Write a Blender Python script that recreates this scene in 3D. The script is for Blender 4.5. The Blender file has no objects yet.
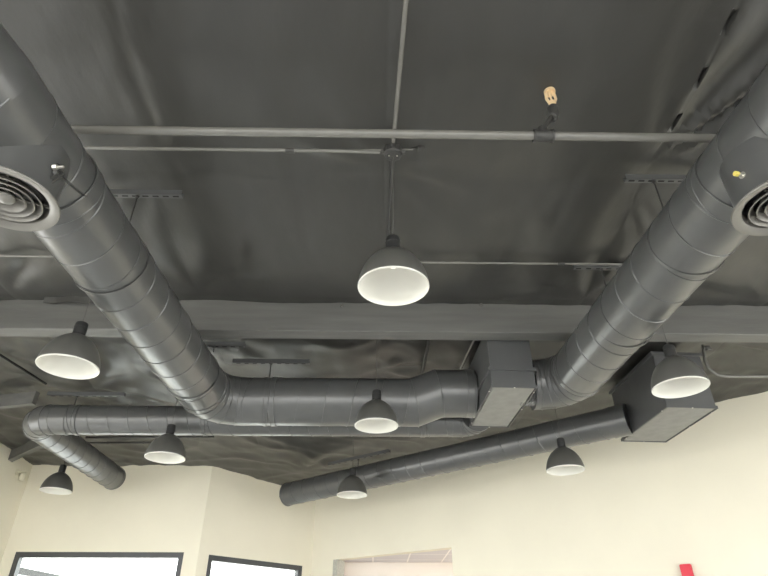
import bpy, bmesh, math, random
from mathutils import Vector, Matrix, noise
random.seed(4)
PI = math.pi
SC = bpy.context.scene
COL = SC.collection

# ------------------------------------------------------------------ camera
F = 576.0
PITCH = math.radians(32.8)
YAW = math.radians(1.0)
CAM = Vector((0, 0, 1.5))
FW = Vector((math.sin(YAW)*math.cos(PITCH), math.cos(YAW)*math.cos(PITCH), math.sin(PITCH)))
RT = Vector((math.cos(YAW), -math.sin(YAW), 0))
UP = RT.cross(FW)
cd = bpy.data.cameras.new('camera'); cam = bpy.data.objects.new('camera', cd); COL.objects.link(cam)
cd.sensor_fit = 'HORIZONTAL'; cd.sensor_width = 36.0; cd.lens = 36.0*F/768; cd.clip_start = 0.05
cam.matrix_world = Matrix(((RT.x, UP.x, -FW.x, CAM.x), (RT.y, UP.y, -FW.y, CAM.y), (RT.z, UP.z, -FW.z, CAM.z), (0, 0, 0, 1)))
SC.camera = cam

def ray(u, v): return FW + RT*((u-384)/F) + UP*((288-v)/F)
def aty(u, v, y): d = ray(u, v); return CAM + d*(y/d.y)
def atz(u, v, z): d = ray(u, v); return CAM + d*((z-CAM.z)/d.z)
def roofz(y): return 4.75 - .06*y
def onroof(u, v, off=0.0):
    d = ray(u, v); t = (roofz(0)-off-CAM.z)/(d.z+.06*d.y); return CAM + d*t
def onwall(u, v, A, B):
    n = Vector((-(B.y-A.y), B.x-A.x, 0)); d = ray(u, v); return CAM + d*((A-CAM).dot(n)/d.dot(n))

# ------------------------------------------------------------------ materials
def mat(name, col, rough=.5, metal=0.0, var=.0, vscale=3.0, bump=0.0, bscale=20.0, spec=.5, emit=None, estr=1.0, stretch=(1, 1, 1)):
    m = bpy.data.materials.new(name); m.use_nodes = True
    nt = m.node_tree; b = nt.nodes['Principled BSDF']
    b.inputs['Base Color'].default_value = (*col, 1); b.inputs['Roughness'].default_value = rough
    b.inputs['Metallic'].default_value = metal; b.inputs['Specular IOR Level'].default_value = spec
    tc = nt.nodes.new('ShaderNodeTexCoord'); mp = nt.nodes.new('ShaderNodeMapping'); mp.inputs['Scale'].default_value = stretch
    nt.links.new(tc.outputs['Object'], mp.inputs['Vector'])
    if var > 0:
        n = nt.nodes.new('ShaderNodeTexNoise'); n.inputs['Scale'].default_value = vscale; n.inputs['Detail'].default_value = 5
        nt.links.new(mp.outputs['Vector'], n.inputs['Vector'])
        r = nt.nodes.new('ShaderNodeValToRGB')
        r.color_ramp.elements[0].position = .3; r.color_ramp.elements[1].position = .7
        r.color_ramp.elements[0].color = (*[c*(1-var) for c in col], 1); r.color_ramp.elements[1].color = (*[min(1, c*(1+var)) for c in col], 1)
        nt.links.new(n.outputs['Fac'], r.inputs['Fac']); nt.links.new(r.outputs['Color'], b.inputs['Base Color'])
    if bump > 0:
        n2 = nt.nodes.new('ShaderNodeTexNoise'); n2.inputs['Scale'].default_value = bscale; n2.inputs['Detail'].default_value = 4
        nt.links.new(mp.outputs['Vector'], n2.inputs['Vector'])
        bp = nt.nodes.new('ShaderNodeBump'); bp.inputs['Strength'].default_value = bump; bp.inputs['Distance'].default_value = .02
        nt.links.new(n2.outputs['Fac'], bp.inputs['Height']); nt.links.new(bp.outputs['Normal'], b.inputs['Normal'])
    if emit:
        b.inputs['Emission Color'].default_value = (*emit, 1); b.inputs['Emission Strength'].default_value = estr
    return m
M = {}
M['fabric'] = mat('black_vinyl_facing', (.041, .040, .037), .35, var=.12, vscale=1.2, bump=.14, bscale=7, spec=.6, stretch=(1.6, .7, 1))
M['duct'] = mat('painted_spiral_duct', (.078, .079, .078), .28, var=.08, vscale=6, bump=.02, bscale=30, spec=.8)
M['box'] = mat('painted_sheet_metal', (.084, .085, .086), .42, var=.08, vscale=4, bump=.04, bscale=18)
M['box_underlit'] = mat('sheet_metal_painted_floor_light', (.21, .207, .195), .5, var=.12, vscale=9, bump=.04, bscale=18)  # box undersides: floor bounce light painted in as a paler metal colour
M['beam'] = mat('painted_timber', (.125, .124, .117), .55, var=.12, vscale=5, bump=.12, bscale=22, stretch=(.3, 3, 3))
M['pipe'] = mat('painted_steel_pipe', (.16, .155, .142), .22, var=.06, vscale=8, spec=.6)
M['iron'] = mat('black_painted_iron', (.045, .044, .042), .45, var=.15, vscale=20, bump=.1, bscale=60)
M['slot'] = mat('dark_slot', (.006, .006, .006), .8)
M['brass'] = mat('brass', (.85, .66, .42), .35, metal=.25, var=.1, vscale=40)
M['steel'] = mat('bright_steel', (.65, .63, .58), .3, metal=.8)
M['yellow'] = mat('yellow_cap', (.75, .62, .15), .4)
M['diffuser'] = mat('diffuser_metal', (.16, .152, .135), .33, metal=.15, var=.06, vscale=10)
M['shade'] = mat('charcoal_lamp_metal', (.072, .071, .064), .36, var=.05, vscale=12, spec=.8)
M['cap'] = mat('matt_black_lamp_cap', (.016, .016, .016), .5)
M['lining'] = mat('white_enamel', (.68, .67, .62), .45)
M['cord'] = mat('grey_cord', (.09, .088, .08), .5)
M['bulb'] = mat('warm_bulb', (.9, .85, .75), .4, emit=(1.0, .93, .82), estr=.3)
M['wall'] = mat('cream_wall_paint', (.765, .72, .592), .85, var=.025, vscale=1.2, bump=.05, bscale=90, spec=.2)
M['floor'] = mat('pale_concrete_floor', (.60, .60, .59), .5, var=.08, vscale=1.0)
M['ground'] = mat('pavement', (.52, .51, .48), .9, var=.08, vscale=1.0)
M['frame'] = mat('dark_bronze_aluminium', (.055, .056, .06), .4)
M['jamb'] = mat('grey_steel_jamb', (.42, .41, .36), .5, var=.12, vscale=30)
M['pinkwall'] = mat('pale_pink_office_wall', (.80, .73, .66), .85, var=.02, vscale=1.5)
M['red'] = mat('red_plastic', (.62, .012, .035), .3)
M['lens'] = mat('clear_strobe_lens', (.8, .8, .8), .15)
M['cream'] = mat('cream_plastic', (.72, .67, .53), .5)
M['awning'] = mat('grey_canopy_metal', (.035, .036, .038), .5)
# office ceiling: lay-in tiles, grid made from a brick texture
def tile_mat():
    m = bpy.data.materials.new('lay_in_ceiling_tiles'); m.use_nodes = True; nt = m.node_tree; b = nt.nodes['Principled BSDF']
    tc = nt.nodes.new('ShaderNodeTexCoord'); br = nt.nodes.new('ShaderNodeTexBrick')
    br.offset = 0; br.inputs['Color1'].default_value = (.64, .60, .60, 1); br.inputs['Color2'].default_value = (.625, .585, .59, 1)
    br.inputs['Mortar'].default_value = (.85, .80, .76, 1); br.inputs['Scale'].default_value = 1
    br.inputs['Mortar Size'].default_value = .014; br.inputs['Brick Width'].default_value = .61; br.inputs['Row Height'].default_value = .61
    nt.links.new(tc.outputs['Object'], br.inputs['Vector']); nt.links.new(br.outputs['Color'], b.inputs['Base Color']); b.inputs['Roughness'].default_value = .9
    return m
M['tile'] = tile_mat()
def glass_mat():
    m = bpy.data.materials.new('window_glass'); m.use_nodes = True; nt = m.node_tree; nt.nodes.remove(nt.nodes['Principled BSDF'])
    t = nt.nodes.new('ShaderNodeBsdfTransparent'); g = nt.nodes.new('ShaderNodeBsdfGlossy'); g.inputs['Roughness'].default_value = .02
    t.inputs['Color'].default_value = (.95, .97, .95, 1)
    f = nt.nodes.new('ShaderNodeFresnel'); f.inputs['IOR'].default_value = 1.45; mx = nt.nodes.new('ShaderNodeMixShader')
    nt.links.new(f.outputs[0], mx.inputs[0]); nt.links.new(t.outputs[0], mx.inputs[1]); nt.links.new(g.outputs[0], mx.inputs[2])
    nt.links.new(mx.outputs[0], nt.nodes['Material Output'].inputs['Surface']); return m
M['glass'] = glass_mat()

# ------------------------------------------------------------------ mesh helpers
ORG = {}
def tag(o, label=None, cat=None, group=None, kind=None):
    if label: o['label'] = label
    if cat: o['category'] = cat
    if group: o['group'] = group
    if kind: o['kind'] = kind
    return o
def thing(name, loc, label, cat, group=None):
    o = bpy.data.objects.new(name, None); o.empty_display_size = .1; COL.objects.link(o); o.location = loc
    ORG[o.name] = Vector(loc); return tag(o, label, cat, group)
def obj(name, bm, mats, parent=None, smooth=True, org=None):
    """link a bmesh built in world coordinates as one mesh object"""
    o0 = ORG[parent.name] if parent else (Vector(org) if org is not None else Vector((0, 0, 0)))
    bmesh.ops.translate(bm, verts=bm.verts, vec=-o0)
    bmesh.ops.recalc_face_normals(bm, faces=bm.faces)
    me = bpy.data.meshes.new(name); bm.to_mesh(me); bm.free()
    for m in (mats if isinstance(mats, (list, tuple)) else [mats]): me.materials.append(M[m])
    o = bpy.data.objects.new(name, me); COL.objects.link(o)
    if smooth:
        for p in me.polygons: p.use_smooth = True
        try: me.set_sharp_from_angle(angle=math.radians(38))
        except Exception: pass
    if parent: o.parent = parent
    else: o.location = o0
    ORG[o.name] = o0
    return o
def B(): return bmesh.new()
def box(bm, lo, hi, mi=0, rot=None, piv=None):
    vs = [bm.verts.new((x, y, z)) for x in (lo[0], hi[0]) for y in (lo[1], hi[1]) for z in (lo[2], hi[2])]
    fs = []
    for q in ((0, 1, 3, 2), (4, 6, 7, 5), (0, 4, 5, 1), (2, 3, 7, 6), (0, 2, 6, 4), (1, 5, 7, 3)):
        f = bm.faces.new([vs[i] for i in q]); f.material_index = mi; fs.append(f)
    if rot is not None: bmesh.ops.rotate(bm, verts=vs, cent=piv, matrix=rot)
    return vs
def bar(bm, a, b, w, h, up=Vector((0, 0, 1)), mi=0):
    """rectangular bar from a to b, w across, h along up"""
    a = Vector(a); b = Vector(b); d = (b-a).normalized(); s = d.cross(up).normalized(); t = s.cross(d).normalized()
    vs = [bm.verts.new(p + s*(i*w/2) + t*(j*h/2)) for p in (a, b) for i in (-1, 1) for j in (-1, 1)]
    for q in ((0, 1, 3, 2), (4, 6, 7, 5), (0, 4, 5, 1), (2, 3, 7, 6), (0, 2, 6, 4), (1, 5, 7, 3)):
        f = bm.faces.new([vs[i] for i in q]); f.material_index = mi
    return vs
def frame_of(d):
    d = Vector(d).normalized(); a = Vector((0, 0, 1)) if abs(d.z) < .9 else Vector((1, 0, 0))
    u = d.cross(a).normalized(); return u, d.cross(u).normalized()
def tube(bm, pts, r, n=12, caps=True, split=False, r2=None):
    """mitred tube along pts; split=True gives every straight piece its own rings (gored elbow)"""
    pts = [Vector(p) for p in pts]; m = len(pts)
    dirs = [(pts[i+1]-pts[i]).normalized() for i in range(m-1)]
    rad = [r + (r2-r)*i/(m-1) if r2 is not None else r for i in range(m)]
    u, v = frame_of(dirs[0]); frames = [(u, v)]
    for i in range(1, m-1):
        q = dirs[i-1].rotation_difference(dirs[i]); u = q @ u; v = q @ v; frames.append((u, v))
    def ring(i, s):
        d = dirs[s]; u, v = frames[s]
        nrm = dirs[0] if i == 0 else dirs[-1] if i == m-1 else (dirs[i-1]+dirs[i]).normalized()
        out = []
        for k in range(n):
            a = 2*PI*k/n; o = (u*math.cos(a)+v*math.sin(a))*rad[i]
            out.append(bm.verts.new(pts[i] + o - d*(o.dot(nrm)/d.dot(nrm))))
        return out
    prev = ring(0, 0); first = prev
    for s in range(m-1):
        a = prev if (s == 0 or not split) else ring(s, s)
        b = ring(s+1, s)
        for k in range(n): bm.faces.new((a[k], a[(k+1) % n], b[(k+1) % n], b[k]))
        prev = b
    if caps:
        bm.faces.new(first[::-1]); bm.faces.new(prev)
def torus(bm, c, axis, R, r, n=40, k=6):
    c = Vector(c); u, v = frame_of(axis); w = Vector(axis).normalized(); rings = []
    for i in range(n):
        a = 2*PI*i/n; e = u*math.cos(a)+v*math.sin(a)
        rings.append([bm.verts.new(c + e*(R+r*math.cos(2*PI*j/k)) + w*(r*math.sin(2*PI*j/k))) for j in range(k)])
    for i in range(n):
        for j in range(k):
            bm.faces.new((rings[i][j], rings[(i+1) % n][j], rings[(i+1) % n][(j+1) % k], rings[i][(j+1) % k]))
def band(bm, c, axis, R, w, t=.006, n=48):
    """flat strap round a duct"""
    c = Vector(c); d = Vector(axis).normalized()
    lathe(bm, [(R, -w/2), (R+t, -w/2), (R+t, w/2), (R, w/2), (R, -w/2)], c, n, d)
def lathe(bm, prof, c, n=48, axis=(0, 0, 1)):
    c = Vector(c); w = Vector(axis).normalized(); u, v = frame_of(w); rings = []
    for (r, h) in prof:
        if r < 1e-6: rings.append([bm.verts.new(c + w*h)])
        else: rings.append([bm.verts.new(c + w*h + (u*math.cos(2*PI*i/n)+v*math.sin(2*PI*i/n))*r) for i in range(n)])
    for a, b in zip(rings, rings[1:]):
        for i in range(n):
            j = (i+1) % n
            if len(a) == 1 and len(b) == 1: continue
            if len(a) == 1: bm.faces.new((a[0], b[j], b[i]))
            elif len(b) == 1: bm.faces.new((a[i], a[j], b[0]))
            else: bm.faces.new((a[i], a[j], b[j], b[i]))
def helix(bm, a, b, r, pitch, w=.006, ph=0.0, hand=1):
    a = Vector(a); b = Vector(b); L = (b-a).length; d = (b-a).normalized(); u, v = frame_of(d)
    N = int(L/pitch*40); pts = []
    for i in range(N+1):
        t = i/N*L; an = ph + hand*2*PI*t/pitch
        pts.append(a + d*t + (u*math.cos(an)+v*math.sin(an))*(r+.0005))
    tube(bm, pts, w, 4)
def duct_piece(name, pts, r, parent, pitch, caps=True, ph=0.0, hand=1, seams=True, m='duct', n=72):
    bm = B(); tube(bm, pts, r, n, caps)
    if seams:
        for a, b in zip(pts, pts[1:]): helix(bm, a, b, r, pitch, .0055, ph, hand)
    return obj(name, bm, m, parent)
def elbow_piece(name, pts, r, parent, m='duct', beads=True, n=72):
    bm = B(); tube(bm, pts, r, n, True, True)
    P = [Vector(p) for p in pts]
    if beads:
        for i in range(1, len(P)-1):
            d1 = (P[i]-P[i-1]).normalized(); d2 = (P[i+1]-P[i]).normalized(); nn = (d1+d2).normalized()
            u, v = frame_of(d1); ring = []
            for k in range(49):
                a = 2*PI*k/48; o = (u*math.cos(a)+v*math.sin(a))*(r+.001)
                ring.append(P[i] + o - d1*(o.dot(nn)/d1.dot(nn)))
            tube(bm, ring, .005, 5, False)
    return obj(name, bm, m, parent)

# ------------------------------------------------------------------ setting: floor, ground
bm = B(); box(bm, (-6.6, -6.3, -.1), (7.6, 15, 0)); tag(obj('floor', bm, 'floor', smooth=False), kind='structure')
bm = B(); box(bm, (-40, -40, -.3), (40, 50, -.105)); tag(obj('ground', bm, 'ground', smooth=False), kind='structure')

# ------------------------------------------------------------------ ceiling: black vinyl facing sagging between purlins
SEAMS = [-9.0, -7.2, -5.4, -3.5, -1.72, .06, 2.02, 3.85, 5.7, 7.5, 9.3]
CROSS = [-7, -4.0, -1.6, .8, 3.2, 4.85, 6.6, 8.2, 9.8, 12]
FANS = [(1.96, 3.15, -1.02, .55, .080, 1.7, 19), (2.0, 3.3, .9, .5, .02, 1.2), (-1.72, 3.25, 2.4, .9, .02, 1.0), (.06, 3.1, -2.5, .9, .018, 1.2), (.06, 3.1, .4, .8, .014, 1.0),
        (-3.5, 4.7, -1.6, 1.3, .035, .9), (-1.7, 4.7, -1.2, 1.0, .02, .8), (2.0, 4.7, -1.6, 1.2, .035, .9), (3.8, 4.7, -1.8, 1.2, .04, 1.0),
        (.06, 6.2, .6, 1.4, .03, .9), (-1.7, 6.6, .8, 1.3, .035, 1.0), (-1.7, 8.2, -.6, 1.4, .03, .9), (-3.5, 6.8, -.4, 1.4, .035, 1.0), (-5.4, 6.9, 0, 1.4, .03, 1.0),
        (-1.1, 9.6, -1.2, 1.2, .04, 1.0), (.06, 8.2, -1.9, 1.2, .03, .9), (-5.4, 5.2, .8, 1.2, .03, 1.0), (3.85, 5.6, 0, 1.2, .03, .8)]
def sag(x, y):
    s = 0.0
    for a, b in zip(SEAMS, SEAMS[1:]):
        if a <= x < b: t = (x-a)/(b-a); s -= .025*math.sin(PI*t)**2*(1-.9*math.exp(-((y-4.85)/.8)**2)); s += (0 if -2 < x < -1 else .004)*math.exp(-min(t, 1-t)*(b-a)/.03); break
    for a, b in zip(CROSS, CROSS[1:]):
        if a <= y < b: t = (y-a)/(b-a); s -= (.035 if y < 5 else .012)*4*t*(1-t); break
    if 2.02 < x < 3.9 and y < 3.2: s -= .09*math.sin(PI*min(1, (x-2.02)/1.88))*min(1, (3.2-y)/1.2)
    for (fx, fy, th, wd, amp, L, *fq) in FANS:
        dx, dy = x-fx, y-fy; d = math.hypot(dx, dy)
        if d > 2.2*L or d < 1e-4: continue
        da = (math.atan2(dy, dx)-th+PI) % (2*PI)-PI
        w = math.exp(-(da/wd)**2*1.4)*min(1, d/(.9 if fq else .5))**(1.5 if fq else 1)*math.exp(-(d/L)**2*.8)
        s += amp*w*math.sin(da*(fq[0] if fq else 13/wd*.62) + 1.6*noise.noise((d*1.5, da*2, fx)) + fx)
    if abs(x-2.02) < .015 and y < 2.85 and math.sin(y*17+.6) > .5: s += .03
    q = noise.noise((x*.9, y*.45, 1.3)); s += .020*q
    r1 = noise.noise((x*2.1+.8*q, y*.7, 5.1)); s += .018*(abs(r1)-.25)
    r2 = noise.noise((x*3.0+y*1.2, y*1.4-x*.8, 9.7)); s += .011*(abs(r2)-.25)
    for xc, wv, am, wd in ((-1.47, .06, .016, .035), (-1.1, .10, .012, .05), (.27, .03, .013, .03), (-.55, .07, .009, .05), (1.05, .08, .010, .05), (1.5, .05, .012, .04)):
        if y < 4.4:
            dx = x-xc-wv*math.sin(2.3*y+xc*5)-.05*noise.noise((y*1.5, xc, 0))
            s += am*math.exp(-(dx/wd)**2)*max(0, .35+.9*noise.noise((y*.9, xc*3, 8)))
    r3 = noise.noise((x*7, y*3.2+1.5*r2, 2.2)); s += .0035*r3
    if y > 5.0:
        r4 = noise.noise((x*1.7-y*.9, y*1.9, 3.3)); s += .022*(abs(r4)-.3); s += .010*noise.noise((x*4.2, y*4.2, 7)); s -= .020*(1-abs(noise.noise((x*1.1+.6*y, y*1.2-x*.5, 6))))**7; s -= .007*(1-abs(noise.noise((x*2.1-y*1.2, y*2.0+x*.8, 2))))**6
    if x > 3 and y > 5.2: s += .07*min(1, (x-3)/.8)*min(1, (y-5.2)/.6)
    if 4.1 < y < 5.05: s -= .028*math.exp(-((y-4.72)/.14)**2)*(.6+.35*abs(noise.noise((x*1.3, 0, 4))))
    return s
bm = B()
xs = [-7.0+i*.04 for i in range(352)]; ys = [-6.1+j*.1 for j in range(61)] + [0+j*.04 for j in range(298)]
for sx in SEAMS:                                     # refine columns at the seams
    xs += [sx-.012, sx, sx+.012]
xs = sorted(x for x in set(xs) if -7 <= x <= 7.05)
g = [[bm.verts.new((x, y, roofz(y)+sag(x, y))) for x in xs] for y in ys]
for j in range(len(ys)-1):
    for i in range(len(xs)-1): bm.faces.new((g[j][i], g[j+1][i], g[j+1][i+1], g[j][i+1]))
ceil = obj('ceiling', bm, 'fabric'); 
for p in ceil.data.polygons: p.use_smooth = True
tag(ceil, kind='structure')
# roof deck above the facing
bm = B()
vs = box(bm, (-7, -6.1, 0), (7.3, 12, .12))
for v in vs: v.co.z += roofz(v.co.y) + .12
tag(obj('roof_deck', bm, 'iron', smooth=False), kind='structure')

# ------------------------------------------------------------------ walls
ZW = 1.353 + 1.5
YB = 9.53
PA = aty(28.3, 479, YB); PB = aty(212.4, 466, YB)
W2L = atz(210.5, 555.5, ZW); W2R = atz(302.5, 565.5, ZW)
dd = (W2R-W2L); dd.z = 0; dd.normalize()
PB2 = Vector((PB.x, YB, 0))
PC = onwall(312, 560, W2L, W2R); PC.z = 0
PA = Vector((PA.x, YB, 0))
CR = Vector((1, -.71, 0)).normalized()
PD = PC + CR*10.2
def wall(name, A, Bp, th, opens, top, m='wall'):
    """upright wall from A to Bp; opens = [(s0, s1, z0, z1)] holes; thickness goes away from the room"""
    A = Vector((A.x, A.y, 0)); Bp = Vector((Bp.x, Bp.y, 0)); L = (Bp-A).length; d = (Bp-A).normalized(); n = Vector((-d.y, d.x, 0))
    bm = B()
    def piece(s0, s1, z0, z1):
        vs = []
        for s in (s0, s1):
            for t in (0, th):
                p = A + d*s + n*t
                for zz in (z0, z1):
                    z = zz if zz is not None else top(p)
                    vs.append(bm.verts.new((p.x, p.y, z)))
        for q in ((0, 1, 3, 2), (4, 6, 7, 5), (0, 4, 5, 1), (2, 3, 7, 6), (0, 2, 6, 4), (1, 5, 7, 3)): bm.faces.new([vs[i] for i in q])
    s = 0
    for (s0, s1, z0, z1) in sorted(opens):
        piece(s, s0, 0, None); piece(s0, s1, 0, z0); piece(s0, s1, z1, None); s = s1
    piece(s, L, 0, None)
    return tag(obj(name, bm, m, smooth=False), kind='structure')
top = lambda p: roofz(p.y) + .05
def sx(A, Bp, p): d = (Bp-A); d.z = 0; d.normalize(); q = p-A; return q.x*d.x+q.y*d.y
w1a = sx(PA, PB2, onwall(16, 551.5, PA, PB2)); w1b = sx(PA, PB2, onwall(184, 552.5, PA, PB2))
w2a = sx(PB2, PC, onwall(209, 555, PB2, PC)); w2b = sx(PB2, PC, onwall(302.5, 565.5, PB2, PC))
ZW1 = (onwall(16, 551.5, PA, PB2).z + onwall(184, 552.5, PA, PB2).z)/2
ZW2 = (onwall(209, 555, PB2, PC).z + onwall(302.5, 565.5, PB2, PC).z)/2
OL = onwall(334, 559.5, PC, PD); OR = onwall(451.5, 547.5, PC, PD)
o1 = sx(PC, PD, OL); o2 = sx(PC, PD, OR); ZO = (OL.z+OR.z)/2
print('walls', PA, PB2, PC, PD, 'win tops', ZW1, ZW2, 'open', OL, OR)
wall('wall_back', PA, PB2, .16, [(w1a, w1b, .3, ZW1)], top)
wall('wall_back_angled', PB2, PC, .16, [(w2a, w2b, .3, ZW2)], top)
wall('wall_right', PC, PD, .16, [(o1, o2, .9, ZO)], top)
wall('wall_left', Vector((PA.x, -6, 0)), PA, .16, [(.6, 4.6, .3, 3.2), (5.0, 9.0, .3, 3.2), (9.4, 12.6, .3, 3.2)], top)
wall('wall_front', Vector((PD.x, -6, 0)), Vector((PA.x, -6, 0)), .16, [(.4, 4.2, .1, 3.3), (4.5, 8.3, .1, 3.3), (8.6, 12.4, .1, 3.3)], top)
wall('wall_side', PD, Vector((PD.x, -6, 0)), .16, [(.8, 5.0, .3, 3.2), (5.4, 10.2, .3, 3.2)], top)

def window(name, A, Bp, s0, s1, z0, z1, mull):
    d = (Bp-A).normalized(); n = Vector((-d.y, d.x, 0)); up = Vector((0, 0, 1))
    P = lambda s, z, t=.06: Vector((A.x, A.y, 0)) + d*s + n*t + up*z
    org = P((s0+s1)/2, z0)
    root = bpy.data.objects.new(name, None); COL.objects.link(root); root.location = org; ORG[root.name] = org
    tag(root, kind='structure')
    bm = B(); w = .075
    bar(bm, P(s0, z1-w/2), P(s1, z1-w/2), .11, w); bar(bm, P(s0, z0+w/2), P(s1, z0+w/2), .11, w)
    for s in (s0+w/2, s1-w/2): bar(bm, P(s, z0+w), P(s, z1-w), w, .11, up=n)
    for s in mull: bar(bm, P(s, z0+w), P(s, z1-w), .05, .09, up=n)
    obj('window_frame', bm, 'frame', root, smooth=False)
    bm = B(); bar(bm, P(s0+w, (z0+z1)/2, .075), P(s1-w, (z0+z1)/2, .075), .008, z1-z0-2*w)
    obj('window_pane', bm, 'glass', root, smooth=False)
window('window_1', PA, PB2, w1a, w1b, .3, ZW1, [])
window('window_2', PB2, PC, w2a, w2b, .3, ZW2, [])
# opening to the office: steel jamb, the office ceiling and walls beyond
dC = CR; nC = Vector((-dC.y, dC.x, 0))
P = lambda s, z, t: PC + dC*s + nC*t + Vector((0, 0, z))
bm = B(); bar(bm, P(o1+.045, .9, .08), P(o1+.045, ZO-.005, .08), .09, .2, up=nC)
tag(obj('trim_1', bm, 'jamb', smooth=False), kind='structure')
bm = B()
zc = ZO + .03
vs = [P(o1-.3, zc, .17), P(o2+2.2, zc, .17), P(o2+2.2, zc, 3.6), P(o1-.3, zc, 3.6)]
def slab(bm, pts, th):
    a = [bm.verts.new(p) for p in pts]; b = [bm.verts.new(p+Vector((0, 0, th))) for p in pts]
    bm.faces.new(a[::-1]); bm.faces.new(b)
    for i in range(4): bm.faces.new((a[i], a[(i+1) % 4], b[(i+1) % 4], b[i]))
slab(bm, vs, .05); tag(obj('ceiling_office', bm, 'tile', smooth=False), kind='structure')
bm = B(); bar(bm, Vector((OL.x-.6, 11.3, zc/2)), Vector((OR.x+3.4, 11.3, zc/2)), .1, zc-.01)
tag(obj('wall_office', bm, 'pinkwall', smooth=False), kind='structure')

bm = B(); bar(bm, P(o1-.25, zc/2, .17), P(o1-.25, zc/2, 1.3), .1, zc-.01); tag(obj('wall_light_block_left', bm, 'pinkwall', smooth=False), kind='structure')  # side wall added to keep sky light out of the office
bm = B(); bar(bm, P(o2+2.15, zc/2, .17), P(o2+2.15, zc/2, 2.94), .1, zc-.01); tag(obj('wall_light_block_right', bm, 'pinkwall', smooth=False), kind='structure')  # added on this side too, so less daylight reaches the office
ol = bpy.data.lights.new('office_fill_light', 'AREA'); ol.energy = 14; ol.size = 1.2; oo = bpy.data.objects.new('office_fill_light', ol); COL.objects.link(oo); oo.location = P(o2+.4, zc-.06, .9)  # invented fill light, brightens the enclosed office

# ------------------------------------------------------------------ roof beam
bm = B(); box(bm, (-5.6, 4.85, 4.132), (7.0, 5.02, 4.62))
bmesh.ops.bevel(bm, geom=[e for e in bm.edges], offset=.006, segments=1, affect='EDGES')
rbm = tag(obj('roof_beam', bm, 'beam', smooth=False, org=(0, 4.93, 4.132)), 'deep grey painted timber beam crossing the whole ceiling above the ducts', 'beam')
for (u, v) in ((342, 306), (481, 305)):
    c = aty(u, v, 4.85); bm = B(); lathe(bm, [(0, -.03), (.009, -.03), (.009, -.012), (.018, -.012), (.018, .004), (0, .004)], c, 12, (0, 1, 0)); obj('bolt', bm, 'pipe', rbm)
# diagonal strut at the far left
a = onroof(44, 441, .10); b = onroof(-6, 464, .10)
b = a + (b-a)*1.0
bm = B(); bar(bm, a, b, .09, .16)
tag(obj('roof_strut', bm, 'beam', smooth=False, org=a), 'short grey diagonal strut running into the left wall behind the small duct', 'beam')
a = onroof(36, 398, .17); b = onroof(-10, 403, .17)
bm = B(); bar(bm, a, b, .07, .16)
tag(obj('purlin', bm, 'beam', smooth=False, org=a), 'short grey purlin end at the left edge above the small duct elbow', 'beam')

# ------------------------------------------------------------------ ductwork
R1, R2, R3 = .25, .163, .172
XL, ZL, YT = -1.73, 3.79, 5.79
XR, ZR = 1.985, 3.86
YE = YT-.36
def xl(y): return XL-.042*max(0, YE-y)         # the two long runs splay a little towards us
def xr(y): return XR+.0476*max(0, 5.38-y)
# --- left main duct
ld = thing('spiral_duct', (XL, 2.3, ZL), 'large grey spiral duct on the left, turning right into the central metal box', 'duct', 'ceiling ducts')
duct_piece('straight_section', [(xl(1.78), 1.78, ZL), (XL, YE, ZL)], R1-.002, ld, .28, ph=.6)
bm = B(); tube(bm, [(xl(1.50), 1.50, ZL), (xl(1.79), 1.79, ZL)], .215, 72, r2=R1-.001); obj('reducer', bm, 'duct', ld)
duct_piece('end_section', [(xl(-.8), -.8, ZL), (xl(1.51), 1.51, ZL)], .214, ld, .28, ph=.6)
arc = [(XL, YE-.02, ZL)] + [(XL+.36-.36*math.cos(a), YE+.36*math.sin(a), ZL) for a in [PI/2*k/4 for k in (.5, 1.5, 2.5, 3.5)]] + [(XL+.38, YT, ZL)]
elbow_piece('elbow', arc, R1+.002, ld)
x1, x2, xb = .42, .68, 1.06
duct_piece('cross_section', [(XL+.36, YT, ZL), (x1, YT, ZL)], R1, ld, .28, ph=1.0, hand=-1)
elbow_piece('offset_section', [(x1-.06, YT, ZL), (x1, YT, ZL), (x2, YT-.01, ZL+.10), (xb, YT-.01, ZL+.10)], R1+.002, ld)
def bands(root, name, lst, axis):
    for (c, R, w) in lst:
        bm = B(); band(bm, c, axis, R+.003, w, .004)
        e = Vector(axis)*(w/2)
        for s in (-1, 1): torus(bm, Vector(c)+e*s, axis, R+.005, .005, 56, 5)
        obj(name, bm, 'duct', root)
bands(ld, 'coupling_band', [((xl(1.47), 1.47, ZL), .216, .06), ((xl(2.50), 2.50, ZL), R1, .10)], (0, 1, 0))
bands(ld, 'coupling_band', [((-1.05, YT, ZL), R1, .05), ((xb-.06, YT-.01, ZL+.10), R1, .07)], (1, 0, 0))
# --- right main duct
rd = thing('spiral_duct', (XR, 2.3, ZR), 'large grey spiral duct on the right, bending left into the central metal box', 'duct', 'ceiling ducts')
YTR = 5.46; rr = .36
duct_piece('straight_section', [(xr(1.72), 1.72, ZR), (XR, YTR-rr, ZR)], R1, rd, .28, ph=2.2, hand=-1)
bm = B(); tube(bm, [(xr(1.45), 1.45, ZR), (xr(1.73), 1.73, ZR)], .205, 72, r2=R1); obj('reducer', bm, 'duct', rd)
duct_piece('end_section', [(xr(-.8), -.8, ZR), (xr(1.46), 1.46, ZR)], .204, rd, .28, ph=.6, hand=-1)
arc = [(XR, YTR-rr-.02, ZR)] + [(XR-rr+rr*math.cos(a), YTR-rr+rr*math.sin(a), ZR) for a in [PI/2*k/5 for k in (.5, 1.5, 2.5, 3.5, 4.5)]] + [(XR-rr-.02, YTR, ZR)]
elbow_piece('elbow', arc, R1+.002, rd)
bm = B(); prof = []
for i in range(13): prof.append((R1-.045+(.014 if i % 2 else 0), i*.014))
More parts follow.
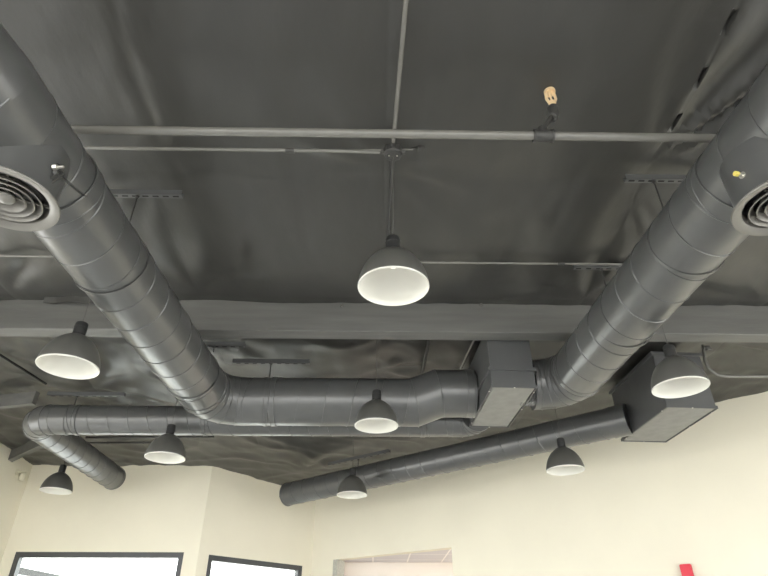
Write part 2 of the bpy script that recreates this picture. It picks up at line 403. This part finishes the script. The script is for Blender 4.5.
lathe(bm, prof, (XR-rr-.17, YTR, ZR), 64, (1, 0, 0)); obj('flexible_collar', bm, 'duct', rd)
bm = B(); tube(bm, [(XR-rr-.18, YTR, ZR), (1.46, YTR, ZR)], R1-.046, 64); obj('spigot', bm, 'duct', rd)
bands(rd, 'coupling_band', [((xr(2.50), 2.50, ZR), R1, .12), ((xr(1.42), 1.42, ZR), .206, .06)], (0, 1, 0))

# --- round diffusers hanging from the two main ducts
def diffuser(root, c, axis, up_to, tipx):
    c = Vector(c); ax = Vector(axis).normalized()
    bm = B(); lathe(bm, [(.212, .02), (.212, up_to)], c, 72, ax); lathe(bm, [(.204, .02), (.204, up_to)], c, 72, ax)
    obj('collar', bm, 'duct', root)
    bm = B()
    lathe(bm, [(.206, .03), (.216, .034), (.24, .012), (.249, .004), (.246, -.004), (.222, -.004), (.196, .010), (.188, .03), (.188, .06), (.206, .06), (.206, .03)], c, 72, ax)
    fl = obj('diffuser_flange', bm, 'diffuser', root)
    for k, r in enumerate((.157, .120, .083)):
        bm = B(); t = .006
        lathe(bm, [(r+.013, .000), (r-.018, .046), (r-.023, .046), (r+.008, -.004), (r+.013, .000)], c, 64, ax)
        obj('diffuser_ring', bm, 'diffuser', root)
    bm = B(); lathe(bm, [(0, -.012), (.022, -.010), (.04, .002), (.044, .012), (.03, .04), (0, .045)], c, 48, ax); obj('centre_cone', bm, 'diffuser', root)
    u, v = frame_of(ax); bm = B()
    for k in range(2):
        e = u*math.cos(PI/2*k+.5)+v*math.sin(PI/2*k+.5); bar(bm, c-e*.19+ax*.03, c+e*.19+ax*.03, .008, .012, up=ax)
    obj('spoke', bm, 'diffuser', root)
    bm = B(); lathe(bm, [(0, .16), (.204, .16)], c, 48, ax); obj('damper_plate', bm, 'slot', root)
LC = Vector((-1.832, 2.185, 3.405)); RC = Vector((2.062, 2.175, 3.42))
diffuser(ld, LC, (0, 0, 1), .32, 0); diffuser(rd, RC, (0, 0, 1), .32, 0)
def oncyl(u, v, c, r, ax):
    """nearest hit of a view ray with an upright (ax=2) or Y (ax=1) cylinder"""
    d = ray(u, v).copy(); o = CAM - Vector(c); i, j = [k for k in range(3) if k != ax]
    A = d[i]**2+d[j]**2; Bq = 2*(o[i]*d[i]+o[j]*d[j]); Cq = o[i]**2+o[j]**2-r*r; D = Bq*Bq-4*A*Cq
    t = (-Bq-math.sqrt(max(0, D)))/(2*A); return CAM + d*t
# damper lever with wing nut on the left collar
q = oncyl(57, 176, LC, .215, 2); q2 = oncyl(86, 197, (xl(2.2), 2, ZL), R1+.012, 1)
bm = B(); rt_ = Matrix.Rotation(.6, 3, 'Y')
for lo, hi in (((-.055, -.012, -.05), (.03, -.004, .03)), ((-.055, -.045, -.05), (-.045, -.004, .03)), ((-.075, -.03, .012), (-.02, .02, .05)), ((-.02, -.03, -.04), (.02, -.012, .0)), ((-.06, -.05, -.062), (-.02, -.01, -.045))):
    box(bm, q+Vector(lo), q+Vector(hi), rot=rt_, piv=q)
obj('damper_bracket', bm, 'iron', ld, smooth=False)
bm = B(); a = q+Vector((.01, -.03, -.005)); sdv = (q2-a).normalized(); bar(bm, a, q2, .016, .005); tube(bm, [a-sdv*.01, a+sdv*.02], .012, 10); obj('damper_lever', bm, 'iron', ld, smooth=False)
bm = B(); a = q+Vector((.0, -.05, .012)); tube(bm, [a, a+Vector((.022, -.002, 0))], .014, 6); tube(bm, [a+Vector((.02, 0, 0)), a+Vector((.055, -.004, .0))], .007, 8)
obj('wing_nut', bm, 'steel', ld)
# bolt with yellow cap on the right collar
q = oncyl(737, 174, RC, .245, 2)
nrm = q-RC; nrm.z = 0; nrm.normalize(); a = RC+nrm*.208; a.z = q.z
bm = B(); tube(bm, [a, a+nrm*.035], .010, 10); lathe(bm, [(0, 0), (.019, 0), (.019, .006), (0, .006)], a+nrm*.0, 12, nrm); obj('damper_bolt', bm, 'steel', rd)
bm = B(); tube(bm, [a+nrm*.032, a+nrm*.05], .0135, 12); obj('bolt_cap', bm, 'yellow', rd)

# --- small duct running behind the left main duct, with its open leg towards the back wall
Y2, Z2, X2 = 6.33, 3.77, -3.87
sd = thing('spiral_duct', (X2, Y2, Z2), 'small grey spiral duct at the back left, one leg ending at the cream wall', 'duct', 'ceiling ducts')
duct_piece('cross_section', [(X2+.26, Y2, Z2), (.90, Y2, Z2)], R2, sd, .22, ph=.3)
arc = [(X2, Y2+.28, Z2)] + [(X2+.26-.26*math.cos(a), Y2+.26-.26*math.sin(a), Z2) for a in [PI/2*k/4 for k in (.5, 1.5, 2.5, 3.5)]] + [(X2+.28, Y2, Z2)]
elbow_piece('elbow', arc, R2+.003, sd)
duct_piece('leg_section', [(X2, Y2+.26, Z2), (X2, 8.82, Z2)], R2, sd, .22, ph=1.3)
arc = [(.88, Y2, Z2)] + [(.95+.19*math.sin(a), Y2-.19+.19*math.cos(a), Z2) for a in [PI/2*k/4 for k in (.5, 1.5, 2.5, 3.5)]] + [(1.14, Y2-.18, Z2)]
elbow_piece('far_elbow', arc, R2+.003, sd)
bands(sd, 'coupling_band', [((-3.32, Y2, Z2), R2, .04), ((-1.9, Y2, Z2), R2, .04), ((.55, Y2, Z2), R2, .04)], (1, 0, 0))
bm = B(); torus(bm, (X2, 8.82, Z2), (0, 1, 0), R2, .007, 48, 6); obj('end_bead', bm, 'duct', sd)

# --- slanted duct parallel to the right wall
E1 = atz(287, 494.5, 3.71); E2 = aty(620, 421.0, 6.36); E2 = Vector((E2.x, E2.y, E2.z))
bd = thing('spiral_duct', (E1+E2)/2, 'slanted dark grey duct running along the cream right wall into the box on the right', 'duct', 'ceiling ducts')
duct_piece('straight_section', [E1, E2], R3, bd, .24, ph=.3)
dv = (E2-E1).normalized()
bm = B(); torus(bm, E1+dv*.012, dv, R3+.001, .008, 48, 6); obj('end_cap', bm, 'duct', bd)
bm = B(); tube(bm, [E2-dv*.10, E2+dv*.10], R3+.007, 48); obj('spigot', bm, 'duct', bd)
print('duct3', E1, E2)

# ------------------------------------------------------------------ sheet metal boxes
def plenum(name, nl, wid, dep, ang, z0, z1, zf, label):
    """nl: near left bottom corner; ang: turn of the box about the vertical"""
    nl = Vector((nl.x, nl.y, z0)); root = thing(name, nl, label, 'duct box', 'sheet metal duct boxes')
    x0, y0 = nl.x, nl.y; x1, y1 = x0+wid, y0+dep
    def fin(nm, bm, m, par=root, sm=False):
        bmesh.ops.rotate(bm, verts=bm.verts, cent=nl, matrix=Matrix.Rotation(ang, 3, 'Z')); return obj(nm, bm, m, par, smooth=sm)
    bm = B(); box(bm, (x0, y0, z0+.012), (x1, y1, z1)); bmesh.ops.bevel(bm, geom=list(bm.edges), offset=.006, segments=2, affect='EDGES')
    fin('body', bm, 'box')
    bm = B(); box(bm, (x0+.014, y0+.014, z0), (x1-.014, y1-.014, z0+.014)); bmesh.ops.bevel(bm, geom=list(bm.edges), offset=.003, segments=1, affect='EDGES')
    fin('bottom_panel', bm, 'box_underlit')
    for nm, zz, h, e in (('flange', zf, .035, .020), ('bottom_rim', z0-.004, .03, .008)):
        bm = B()
        box(bm, (x0-e, y0-e, zz), (x1+e, y0, zz+h)); box(bm, (x0-e, y1, zz), (x1+e, y1+e, zz+h))
        box(bm, (x0-e, y0, zz), (x0, y1, zz+h)); box(bm, (x1, y0, zz), (x1+e, y1, zz+h))
        fin(nm, bm, 'box')
    for (a, b) in [(x0-.004, y0+.1), (x0-.004, y1-.12), (x1+.004, y0+.1), (x1+.004, (y0+y1)/2), ((x0+x1)/2, y0-.006), ((x0+x1)/2, y1+.004)]:
        bm = B(); lathe(bm, [(0, -.008), (.006, -.007), (.008, -.003), (0, -.002)], (a, b, z0), 10); fin('screw', bm, 'steel', sm=True)
    return root
plenum('duct_plenum', atz(492, 387, 3.65), .425, 1.09, math.radians(2.6), 3.65, 4.27, 3.82, 'tall grey sheet metal box between the two large ducts, pale underside')
plenum('duct_plenum', atz(667, 407, 3.64), .525, 1.08, math.radians(3.2), 3.64, 4.255, 4.22, 'dark grey sheet metal box at the right, hung lower beside the cream wall')

# ------------------------------------------------------------------ duct hangers: slotted channel, rod, strap
def hanger(c, half, rod_x, rod_to, label, axis=Vector((1, 0, 0)), strap=None, nslot=6):
    """c: centre of channel; rod drops at rod_x along the channel to height rod_to; strap=(centre, axis, R)"""
    c = Vector(c); root = thing('duct_hanger', c, label, 'duct hanger', 'duct hangers under the ceiling')
    sd_ = axis.cross(Vector((0, 0, 1))).normalized()
    bm = B(); a, b = c-axis*half, c+axis*half
    bar(bm, a+Vector((0, 0, .0)), b+Vector((0, 0, 0)), .044, .004)
    for s in (-1, 1): bar(bm, a+sd_*(.02*s)+Vector((0, 0, .022)), b+sd_*(.02*s)+Vector((0, 0, .022)), .004, .044)
    ch = obj('channel', bm, 'box', root, smooth=False)
    for k in range(nslot):
        p = c + axis*(half*(-.85+1.7*k/(nslot-1)))
        bm = B(); bar(bm, p-axis*.022-Vector((0, 0, .0022)), p+axis*.022-Vector((0, 0, .0022)), .014, .002); obj('slot', bm, 'slot', ch, smooth=False)
    rp = c + axis*rod_x
    bm = B(); tube(bm, [rp+Vector((0, 0, .02)), (rp.x, rp.y, rod_to)], .0065, 8); obj('rod', bm, 'iron', root)
    bm = B(); lathe(bm, [(0, -.022), (.014, -.022), (.016, -.012), (.016, -.004), (0, -.004)], rp, 8); obj('nut', bm, 'iron', root)
    if strap:
        bm = B(); band(bm, strap[0], strap[1], strap[2]+.005, .03, .003); obj('strap', bm, 'duct', root)
    return root
def rz(y, o=.06): return roofz(y)-o
X_ = Vector((1, 0, 0)); Y_ = Vector((0, 1, 0))
p = onroof(150, 195, .14); hanger((-1.76, p.y, p.z-.01), .31, -.02, ZL+R1, 'slotted hanger channel above the large left duct', strap=((xl(p.y), p.y, ZL), Y_, R1), nslot=8)
p = onroof(670, 181, .12); hanger((2.12, p.y, p.z), .30, -.09, ZR+R1, 'slotted hanger channel above the large right duct, beside the folded ceiling seam', strap=((xr(p.y), p.y, ZR), Y_, R1), nslot=8)
p = onroof(602, 268.5, .12); hanger((2.0, p.y, p.z), .26, -.02, ZR+R1, 'thin hanger channel crossing just in front of the beam above the right duct', strap=((xr(p.y), p.y, ZR), Y_, R1))
p = onroof(281, 354, .16); hanger((-1.14, YT, roofz(YT)-.17), .42, .0, ZL+R1, 'dark hanger channel above the cross duct behind the beam', strap=((-1.14, YT, ZL), X_, R1), nslot=9)
hanger((-1.52, 5.10, 4.085), .24, -.06, ZL+R1-.02, 'hanger channel tucked under the beam by the large left duct', strap=((xl(5.1), 5.10, ZL), Y_, R1))
p = aty(86, 396, Y2); hanger((p.x, Y2, p.z), .44, -.10, Z2+R2, 'hanger channel above the small duct at the back left', strap=((p.x-.1, Y2, Z2), X_, R2), nslot=9)
p = aty(358, 457, 8.5); q = E1+dv*((p.x-E1.x)/dv.x)
hd = Vector((dv.x, dv.y, 0)).normalized()
hanger((q.x, q.y, p.z+.02), .58, .0, q.z+R3, 'slanted hanger channel above the slanted duct by the cream wall', axis=hd, strap=(q, dv, R3), nslot=9)

# ------------------------------------------------------------------ sprinkler pipe with upright head
zp, yp = 4.145, 2.398
sp = thing('sprinkler_pipe', (0, yp, zp), 'long grey sprinkler pipe crossing the front of the ceiling, brass head on it', 'pipe')
pth = [(-4.5, yp, zp), (5.2, yp, zp)]
bm = B(); tube(bm, pth, .0265, 20); obj('pipe', bm, 'pipe', sp)
jx = aty(543, 134, yp).x
bm = B()
tube(bm, [(jx-.055, yp, zp), (jx+.055, yp, zp)], .036, 20); 
for s in (-1, 1): lathe(bm, [(.036, -.008), (.041, -.006), (.041, .006), (.036, .008)], (jx+.055*s, yp, zp), 20, (1, 0, 0))
tube(bm, [(jx, yp, zp), (jx, yp-.0, zp+.06)], .030, 16); obj('tee_fitting', bm, 'iron', sp)
k1 = aty(554, 113, yp); k2 = aty(552, 103, yp); k3 = aty(549.5, 91.5, yp)
bm = B(); tube(bm, [(jx, yp, zp+.05), k1], .0165, 14); obj('riser_nipple', bm, 'iron', sp)
bm = B(); dk = (k1-Vector((jx, yp, zp))).normalized()
tube(bm, [k1-dk*.05, k1-dk*.01, k1+Vector((-.002, 0, .045))], .034, 18); torus(bm, k1-dk*.05, dk, .029, .009, 20, 6); torus(bm, k1+Vector((-.002, 0, .045)), (0, 0, 1), .028, .008, 20, 6)
obj('elbow_fitting', bm, 'iron', sp)
bm = B(); tube(bm, [k1+Vector((0, 0, .03)), k2+Vector((0, 0, .0))], .015, 14); hd_ = obj('sprinkler_head', bm, 'brass', sp)
bm = B(); dh = (k3-k2).normalized(); L = (k3-k2).length; sd_ = X_
for s in (-1, 1): tube(bm, [k2+X_*(.016*s), k2+dh*L*.35+X_*(.030*s), k2+dh*L*.7+X_*(.027*s), k2+dh*L+X_*(.010*s)], .0095, 8)
tube(bm, [k2, k2+dh*L*.9], .007, 8); lathe(bm, [(.0, 0), (.022, 0), (.024, .016), (.015, .022), (0, .022)], k2-dh*.010, 8, dh)
obj('frame_arms', bm, 'brass', hd_)
bm = B(); lathe(bm, [(0, -.006), (.026, -.006), (.032, -.014), (.036, -.014), (.036, .002), (.028, .008), (0, .008)], k3, 24, dh); obj('deflector', bm, 'brass', hd_)
# pipe hangers of sprinkler pipe are hidden above it

# ------------------------------------------------------------------ conduits and junction box
jb = onroof(393, 152, .13)
j = thing('junction_box', jb, 'small octagonal junction box under the ceiling where the conduits meet', 'junction box')
bm = B(); lathe(bm, [(0, -.03), (.058, -.03), (.065, -.024), (.065, .025), (0, .025)], jb, 8, (0, 0, 1)); obj('box_body', bm, 'iron', j, smooth=False)
bm = B(); lathe(bm, [(0, -.036), (.044, -.036), (.047, -.03), (0, -.03)], jb, 16); obj('cover', bm, 'iron', j)
for s in (-1, 1):
    bm = B(); lathe(bm, [(0, -.040), (.005, -.039), (.006, -.036), (0, -.036)], jb+Vector((.028*s, 0, 0)), 8); obj('cover_screw', bm, 'steel', j)
for dvv in ((-1, 0, 0), (1, 0, 0), (0, 1, 0), (0, -1, 0)):
    bm = B(); d = Vector(dvv); tube(bm, [jb+d*.05, jb+d*.085], .0165, 12); obj('connector', bm, 'iron', j)
yj = jb.y
def conduit(name, pts, r, label, couplings=(), n=10, mt='pipe', clip=()):
    pts = [Vector(p) for p in pts]
    root = thing(name, pts[0], label, 'conduit')
    bm = B(); tube(bm, pts, r, n); obj('tube', bm, mt, root)
    for c, d in couplings:
        c = Vector(c); d = Vector(d); bm = B(); tube(bm, [c-d*.03, c+d*.03], r*1.35, 12); obj('coupling', bm, 'iron', root)
    for c, d in clip:
        bm = B(); band(bm, c, d, r, .02, .004, 16); obj('clip', bm, 'iron', root)
    return root
c1 = aty(290, 150.5, yj)
conduit('conduit', [(-3.6, yj, jb.z), (jb.x-.38, yj, jb.z+.003), (jb.x-.09, yj, jb.z-.008)], .0125, 'thin grey conduit below the sprinkler pipe, from the left duct to the junction box', [((c1.x, yj, jb.z+.001), X_)])
a = aty(283, 146.5, yj+.02); b = aty(413, 147.5, yj+.05)
conduit('conduit', [(a.x, yj+.05, a.z-.02), (b.x, yj+.05, b.z-.02)], .008, 'thinnest short conduit lying just behind the junction box', [((a.x+.05, yj+.05, a.z-.02), X_)])
q = aty(421, 148, yj+.05); bm = B(); box(bm, q-Vector((.022, .015, .02)), q+Vector((.022, .015, .02))); bar(bm, q-Vector((.06, 0, 0)), q, .006, .014)
bmesh.ops.bevel(bm, geom=list(bm.edges), offset=.002, segments=1, affect='EDGES')
tag(obj('conduit_clamp', bm, 'iron', smooth=False, org=q), 'tiny dark clamp on the ceiling just right of the junction box', 'clamp')
a = onroof(406, 0, .10); a2 = a + (a-jb).normalized()*1.5; a2.z = roofz(a2.y)-.10
conduit('conduit', [a2, a, Vector((jb.x, yj-.085, jb.z+.01))], .015, 'grey conduit running towards us along the ceiling seam from the junction box', [], mt='pipe')
e = onroof(387.5, 262, .13); conduit('conduit', [(jb.x, yj+.085, jb.z+.01), (e.x, e.y, e.z), (e.x-.0, 4.7, roofz(4.7)-.03)], .013, 'grey conduit running from the junction box back to the beam behind the front lamp', mt='iron')
a = onroof(-20, 260, .08); 
yy = onroof(430, 262, .09).y
conduit('conduit', [(-6.0, yy-.02, roofz(yy)-.085), (-2.1, yy-.02, roofz(yy)-.085)], .011, 'conduit across the ceiling at the left in front of the beam', mt='pipe')
conduit('conduit', [(.25, yy, roofz(yy)-.095), (2.6, yy, roofz(yy)-.095)], .011, 'conduit across the ceiling right of the front lamp in front of the beam', [((1.62, yy, roofz(yy)-.095), X_)])
# conduits behind the beam
a = onroof(428, 345, .12); b = onroof(420, 386, .12); d = b-a
conduit('conduit', [a-d*.5, b+d*1.5], .018, 'upright looking conduit on the ceiling behind the beam, left of the central box', mt='iron')
a = onroof(474, 341, .12); b = onroof(456, 378, .12); d = b-a
conduit('conduit', [a-d*.4, b+d*1.0], .016, 'slanting conduit on the ceiling behind the beam nearest the central box', mt='pipe')
for k, (v, lab) in enumerate(((437.5, 'upper of two thin dark pipes behind the small duct leg'), (443, 'lower of two thin dark pipes behind the small duct leg'))):
    a = aty(86, v, 7.6+.5*k); b = aty((214, 158)[k], v-.5, 7.6+.5*k)
    conduit('conduit', [a, b], .014, lab, mt='iron', clip=[(a+(b-a)*.3, X_), (a+(b-a)*.8, X_)])
# dark line along the ceiling at the far left
a = onroof(-6, 351, .09); b = onroof(46, 384, .09); conduit('conduit', [a, b], .013, 'dark conduit slanting across the ceiling at the left edge behind the beam', mt='slot')
# bent conduit right of the right box
ya = 5.55
pts = [aty(703, 345, ya), aty(705, 360, ya), aty(709, 369, ya), aty(717, 375, ya), aty(728, 376.5, ya), aty(800, 376.5, ya)]
conduit('conduit', pts, .016, 'bent grey conduit curving off to the right beside the right box', mt='pipe', n=12)
q = aty(706.5, 349, 5.1); bm = B(); tube(bm, [q, q+Vector((.05, .01, 0))], .016, 10); bar(bm, q+Vector((-.02, .01, .02)), q+Vector((.04, .01, .02)), .03, .03)
tag(obj('conduit_clamp', bm, 'iron', org=q), 'small dark clamp at the top corner of the right box', 'clamp')

# ------------------------------------------------------------------ pendant lamps
D = .41; R = D/2
LAMPS = [((.103, 2.78, 3.30), 'dome pendant lamp hanging nearest us, alone in front of the beam below the junction box'),
         ((.02, 5.27, 3.35), 'dome pendant lamp hanging in front of the cross duct'),
         ((-.29, 8.02, 3.355), 'dome pendant lamp overlapping the left end of the slanted duct'),
         ((-2.16, 3.75, 3.23), 'dome pendant lamp at the far left, beside the large left duct and against the beam'),
         ((2.33, 4.06, 3.24), 'dome pendant lamp in front of the right sheet metal box'),
         ((-2.19, 6.08, 3.275), 'dome pendant lamp hanging against the small duct at the back left'),
         ((-4.38, 8.27, 3.45), 'dome pendant lamp below the open leg of the small duct, nearest the left wall'),
         ((2.10, 6.35, 3.24), 'dome pendant lamp in front of the cream right wall, below the slanted duct')]
H = .256
def dome(r, h, n=22): 
    out = []
    for i in range(n+1):
        a = math.sin(PI/2*i/n); out.append((r*max(0, 1-a**1.8)**.54 if i < n else 0, h*a))
    return out
def build_lamp(loc, label):
    o = Vector(loc); t = thing('pendant_lamp', loc, label, 'lamp', 'dome pendant lamps')
    bm = B(); lathe(bm, [(R-.001, -.002)] + dome(R, H) , o, 72); obj('shade', bm, 'shade', t)
    bm = B(); lathe(bm, [(R+.001, .004), (R+.0015, -.004), (R-.004, -.005), (R-.005, .002)] + dome(R-.007, H-.008)[1:], o, 72); obj('lining', bm, 'lining', t)
    bm = B(); lathe(bm, [(0, .001), (.045, .0), (.045, .08), (.043, .096), (.040, .101), (0, .102)], o+Vector((0, 0, H-.006)), 32)
    torus(bm, o+Vector((0, 0, H+.055)), (0, 0, 1), .0445, .0025, 32, 5); cp = obj('cap', bm, 'cap', t)
    bm = B(); lathe(bm, [(0, -.05), (.02, -.046), (.034, -.03), (.038, -.01), (.03, .012), (.018, .03), (.016, .05), (0, .05)], o+Vector((0, 0, H-.07)), 24); obj('bulb', bm, 'bulb', t)
    return t
proto = build_lamp(*LAMPS[0])
lamps = [proto]
for loc, label in LAMPS[1:]:
    r = proto.copy(); COL.objects.link(r); r.location = loc; r['label'] = label; ORG[r.name] = Vector(loc)
    for c in proto.children:
        k = c.copy(); COL.objects.link(k); k.parent = r
    lamps.append(r)
for r, (loc, label) in zip(lamps, LAMPS):
    o = Vector(loc); zt = roofz(o.y)+sag(o.x, o.y)
    if r is proto: zt = jb.z-.03
    topp = Vector((o.x, o.y, zt))
    if r is proto: topp = Vector((jb.x, jb.y, jb.z-.03))
    bm = B(); tube(bm, [o+Vector((0, 0, H+.08)), topp], .0032, 6); obj('cord', bm, 'cord', r)
    if r is not proto:
        bm = B(); lathe(bm, [(0, -.03), (.045, -.03), (.055, -.02), (.055, .0), (0, .0)], topp+Vector((0, 0, .0)), 24); obj('canopy', bm, 'cap', r)

# ------------------------------------------------------------------ loose vinyl flaps along the beam
def flap(u0, u1, v0, v1, label):
    y = 4.80; a = aty(u0, v1, y); b = aty(u1, v1, y); bm = B(); rows = []
    n = 14
    for i in range(n+1):
        t = i/n; x = a.x+(b.x-a.x)*t; w = .012*math.sin(t*9)+.01*noise.noise((x*3, 0, 2))
        zb = a.z+(b.z-a.z)*t
        rows.append([Vector((x, y+w-.02, zb)), Vector((x, y-.03+w*.5, zb+.06)), Vector((x, y-.05+w*.3, zb+.13))])
    g1 = [[bm.verts.new(p) for p in r_] for r_ in rows]; g2 = [[bm.verts.new(p+Vector((0, .006, 0))) for p in r_] for r_ in rows]
    for i in range(n):
        for k in range(2):
            bm.faces.new((g1[i][k], g1[i+1][k], g1[i+1][k+1], g1[i][k+1])); bm.faces.new((g2[i][k], g2[i][k+1], g2[i+1][k+1], g2[i+1][k]))
        bm.faces.new((g1[i][0], g2[i][0], g2[i+1][0], g1[i+1][0])); bm.faces.new((g1[i][2], g1[i+1][2], g2[i+1][2], g2[i][2]))
    for i in (0, n):
        for k in range(2): bm.faces.new((g1[i][k], g1[i][k+1], g2[i][k+1], g2[i][k]))
    tag(obj('vinyl_flap', bm, 'fabric', org=a), label, 'ceiling facing flap', 'loose vinyl flaps along the beam')
flap(44, 98, 297, 303.5, 'loose vinyl flap on top of the beam beside the left duct')
flap(566, 606, 292, 299.5, 'loose vinyl flap on top of the beam at the left edge of the right duct')
flap(728, 790, 296, 301.5, 'loose vinyl flap on top of the beam at the right edge')

# ------------------------------------------------------------------ wall devices
q = onwall(686, 564.5, PC, PD); nW = Vector((-CR.y, CR.x, 0))*-1
fa = thing('fire_alarm', q, 'red fire alarm device on the cream right wall, only its top in view', 'fire alarm')
def wbox(bm, s0, s1, t0, t1, z0, z1): 
    c = [q + CR*s + nW*t + Vector((0, 0, z)) for s in (s0, s1) for t in (t0, t1) for z in (z0, z1)]
    vs = [bm.verts.new(p) for p in c]
    for f in ((0, 1, 3, 2), (4, 6, 7, 5), (0, 4, 5, 1), (2, 3, 7, 6), (0, 2, 6, 4), (1, 5, 7, 3)): bm.faces.new([vs[i] for i in f])
bm = B(); wbox(bm, -.07, .06, .0, .055, -.21, .0); bmesh.ops.bevel(bm, geom=list(bm.edges), offset=.008, segments=2, affect='EDGES'); obj('housing', bm, 'red', fa)
bm = B(); wbox(bm, -.04, .03, .055, .085, -.207, -.168); bmesh.ops.bevel(bm, geom=list(bm.edges), offset=.01, segments=2, affect='EDGES'); obj('strobe_lens', bm, 'lens', fa)
q = onwall(17, 474, Vector((PA.x, 0, 0)), PA)
sn = thing('wall_sensor', q, 'small cream sensor on a bracket high on the left wall corner', 'sensor')
bm = B(); lathe(bm, [(0, -.09), (.035, -.085), (.045, -.05), (.04, .02), (0, .03)], q+Vector((.10, 0, -.02)), 20); obj('sensor_body', bm, 'cream', sn)
bm = B(); bar(bm, q+Vector((.004, 0, .03)), q+Vector((.14, 0, .03)), .03, .015); box(bm, q+Vector((0, -.05, -.02)), q+Vector((.01, .05, .07))); obj('bracket', bm, 'cream', sn, smooth=False)

# ------------------------------------------------------------------ canopy outside the left window
a = aty(4, 568, 11.2); b = aty(66, 580, 12.6)
cn = thing('outdoor_canopy', a, 'grey canopy edge seen outside through the left window', 'canopy')
bm = B(); bar(bm, a, b, .1, .11); obj('fascia', bm, 'awning', cn, smooth=False)
bm = B(); bar(bm, Vector((a.x, a.y, 0)), a, .08, .08, up=Y_); obj('post', bm, 'awning', cn, smooth=False)

# ------------------------------------------------------------------ light: overcast daylight through the open front and the windows
w = bpy.data.worlds.new('overcast_sky'); SC.world = w; w.use_nodes = True
bg = w.node_tree.nodes['Background']; bg.inputs['Color'].default_value = (.97, .99, 1.0, 1); bg.inputs['Strength'].default_value = 3.0
vs_ = SC.view_settings; vs_.view_transform = 'Standard'; vs_.look = 'None'; vs_.gamma = 1.0; vs_.use_curve_mapping = False; vs_.exposure = 1.72
SC.cycles.use_denoising = True
SC.cycles.max_bounces = 8; SC.cycles.diffuse_bounces = 5; SC.cycles.glossy_bounces = 3; SC.cycles.transparent_max_bounces = 8
SC.cycles.sample_clamp_indirect = 6
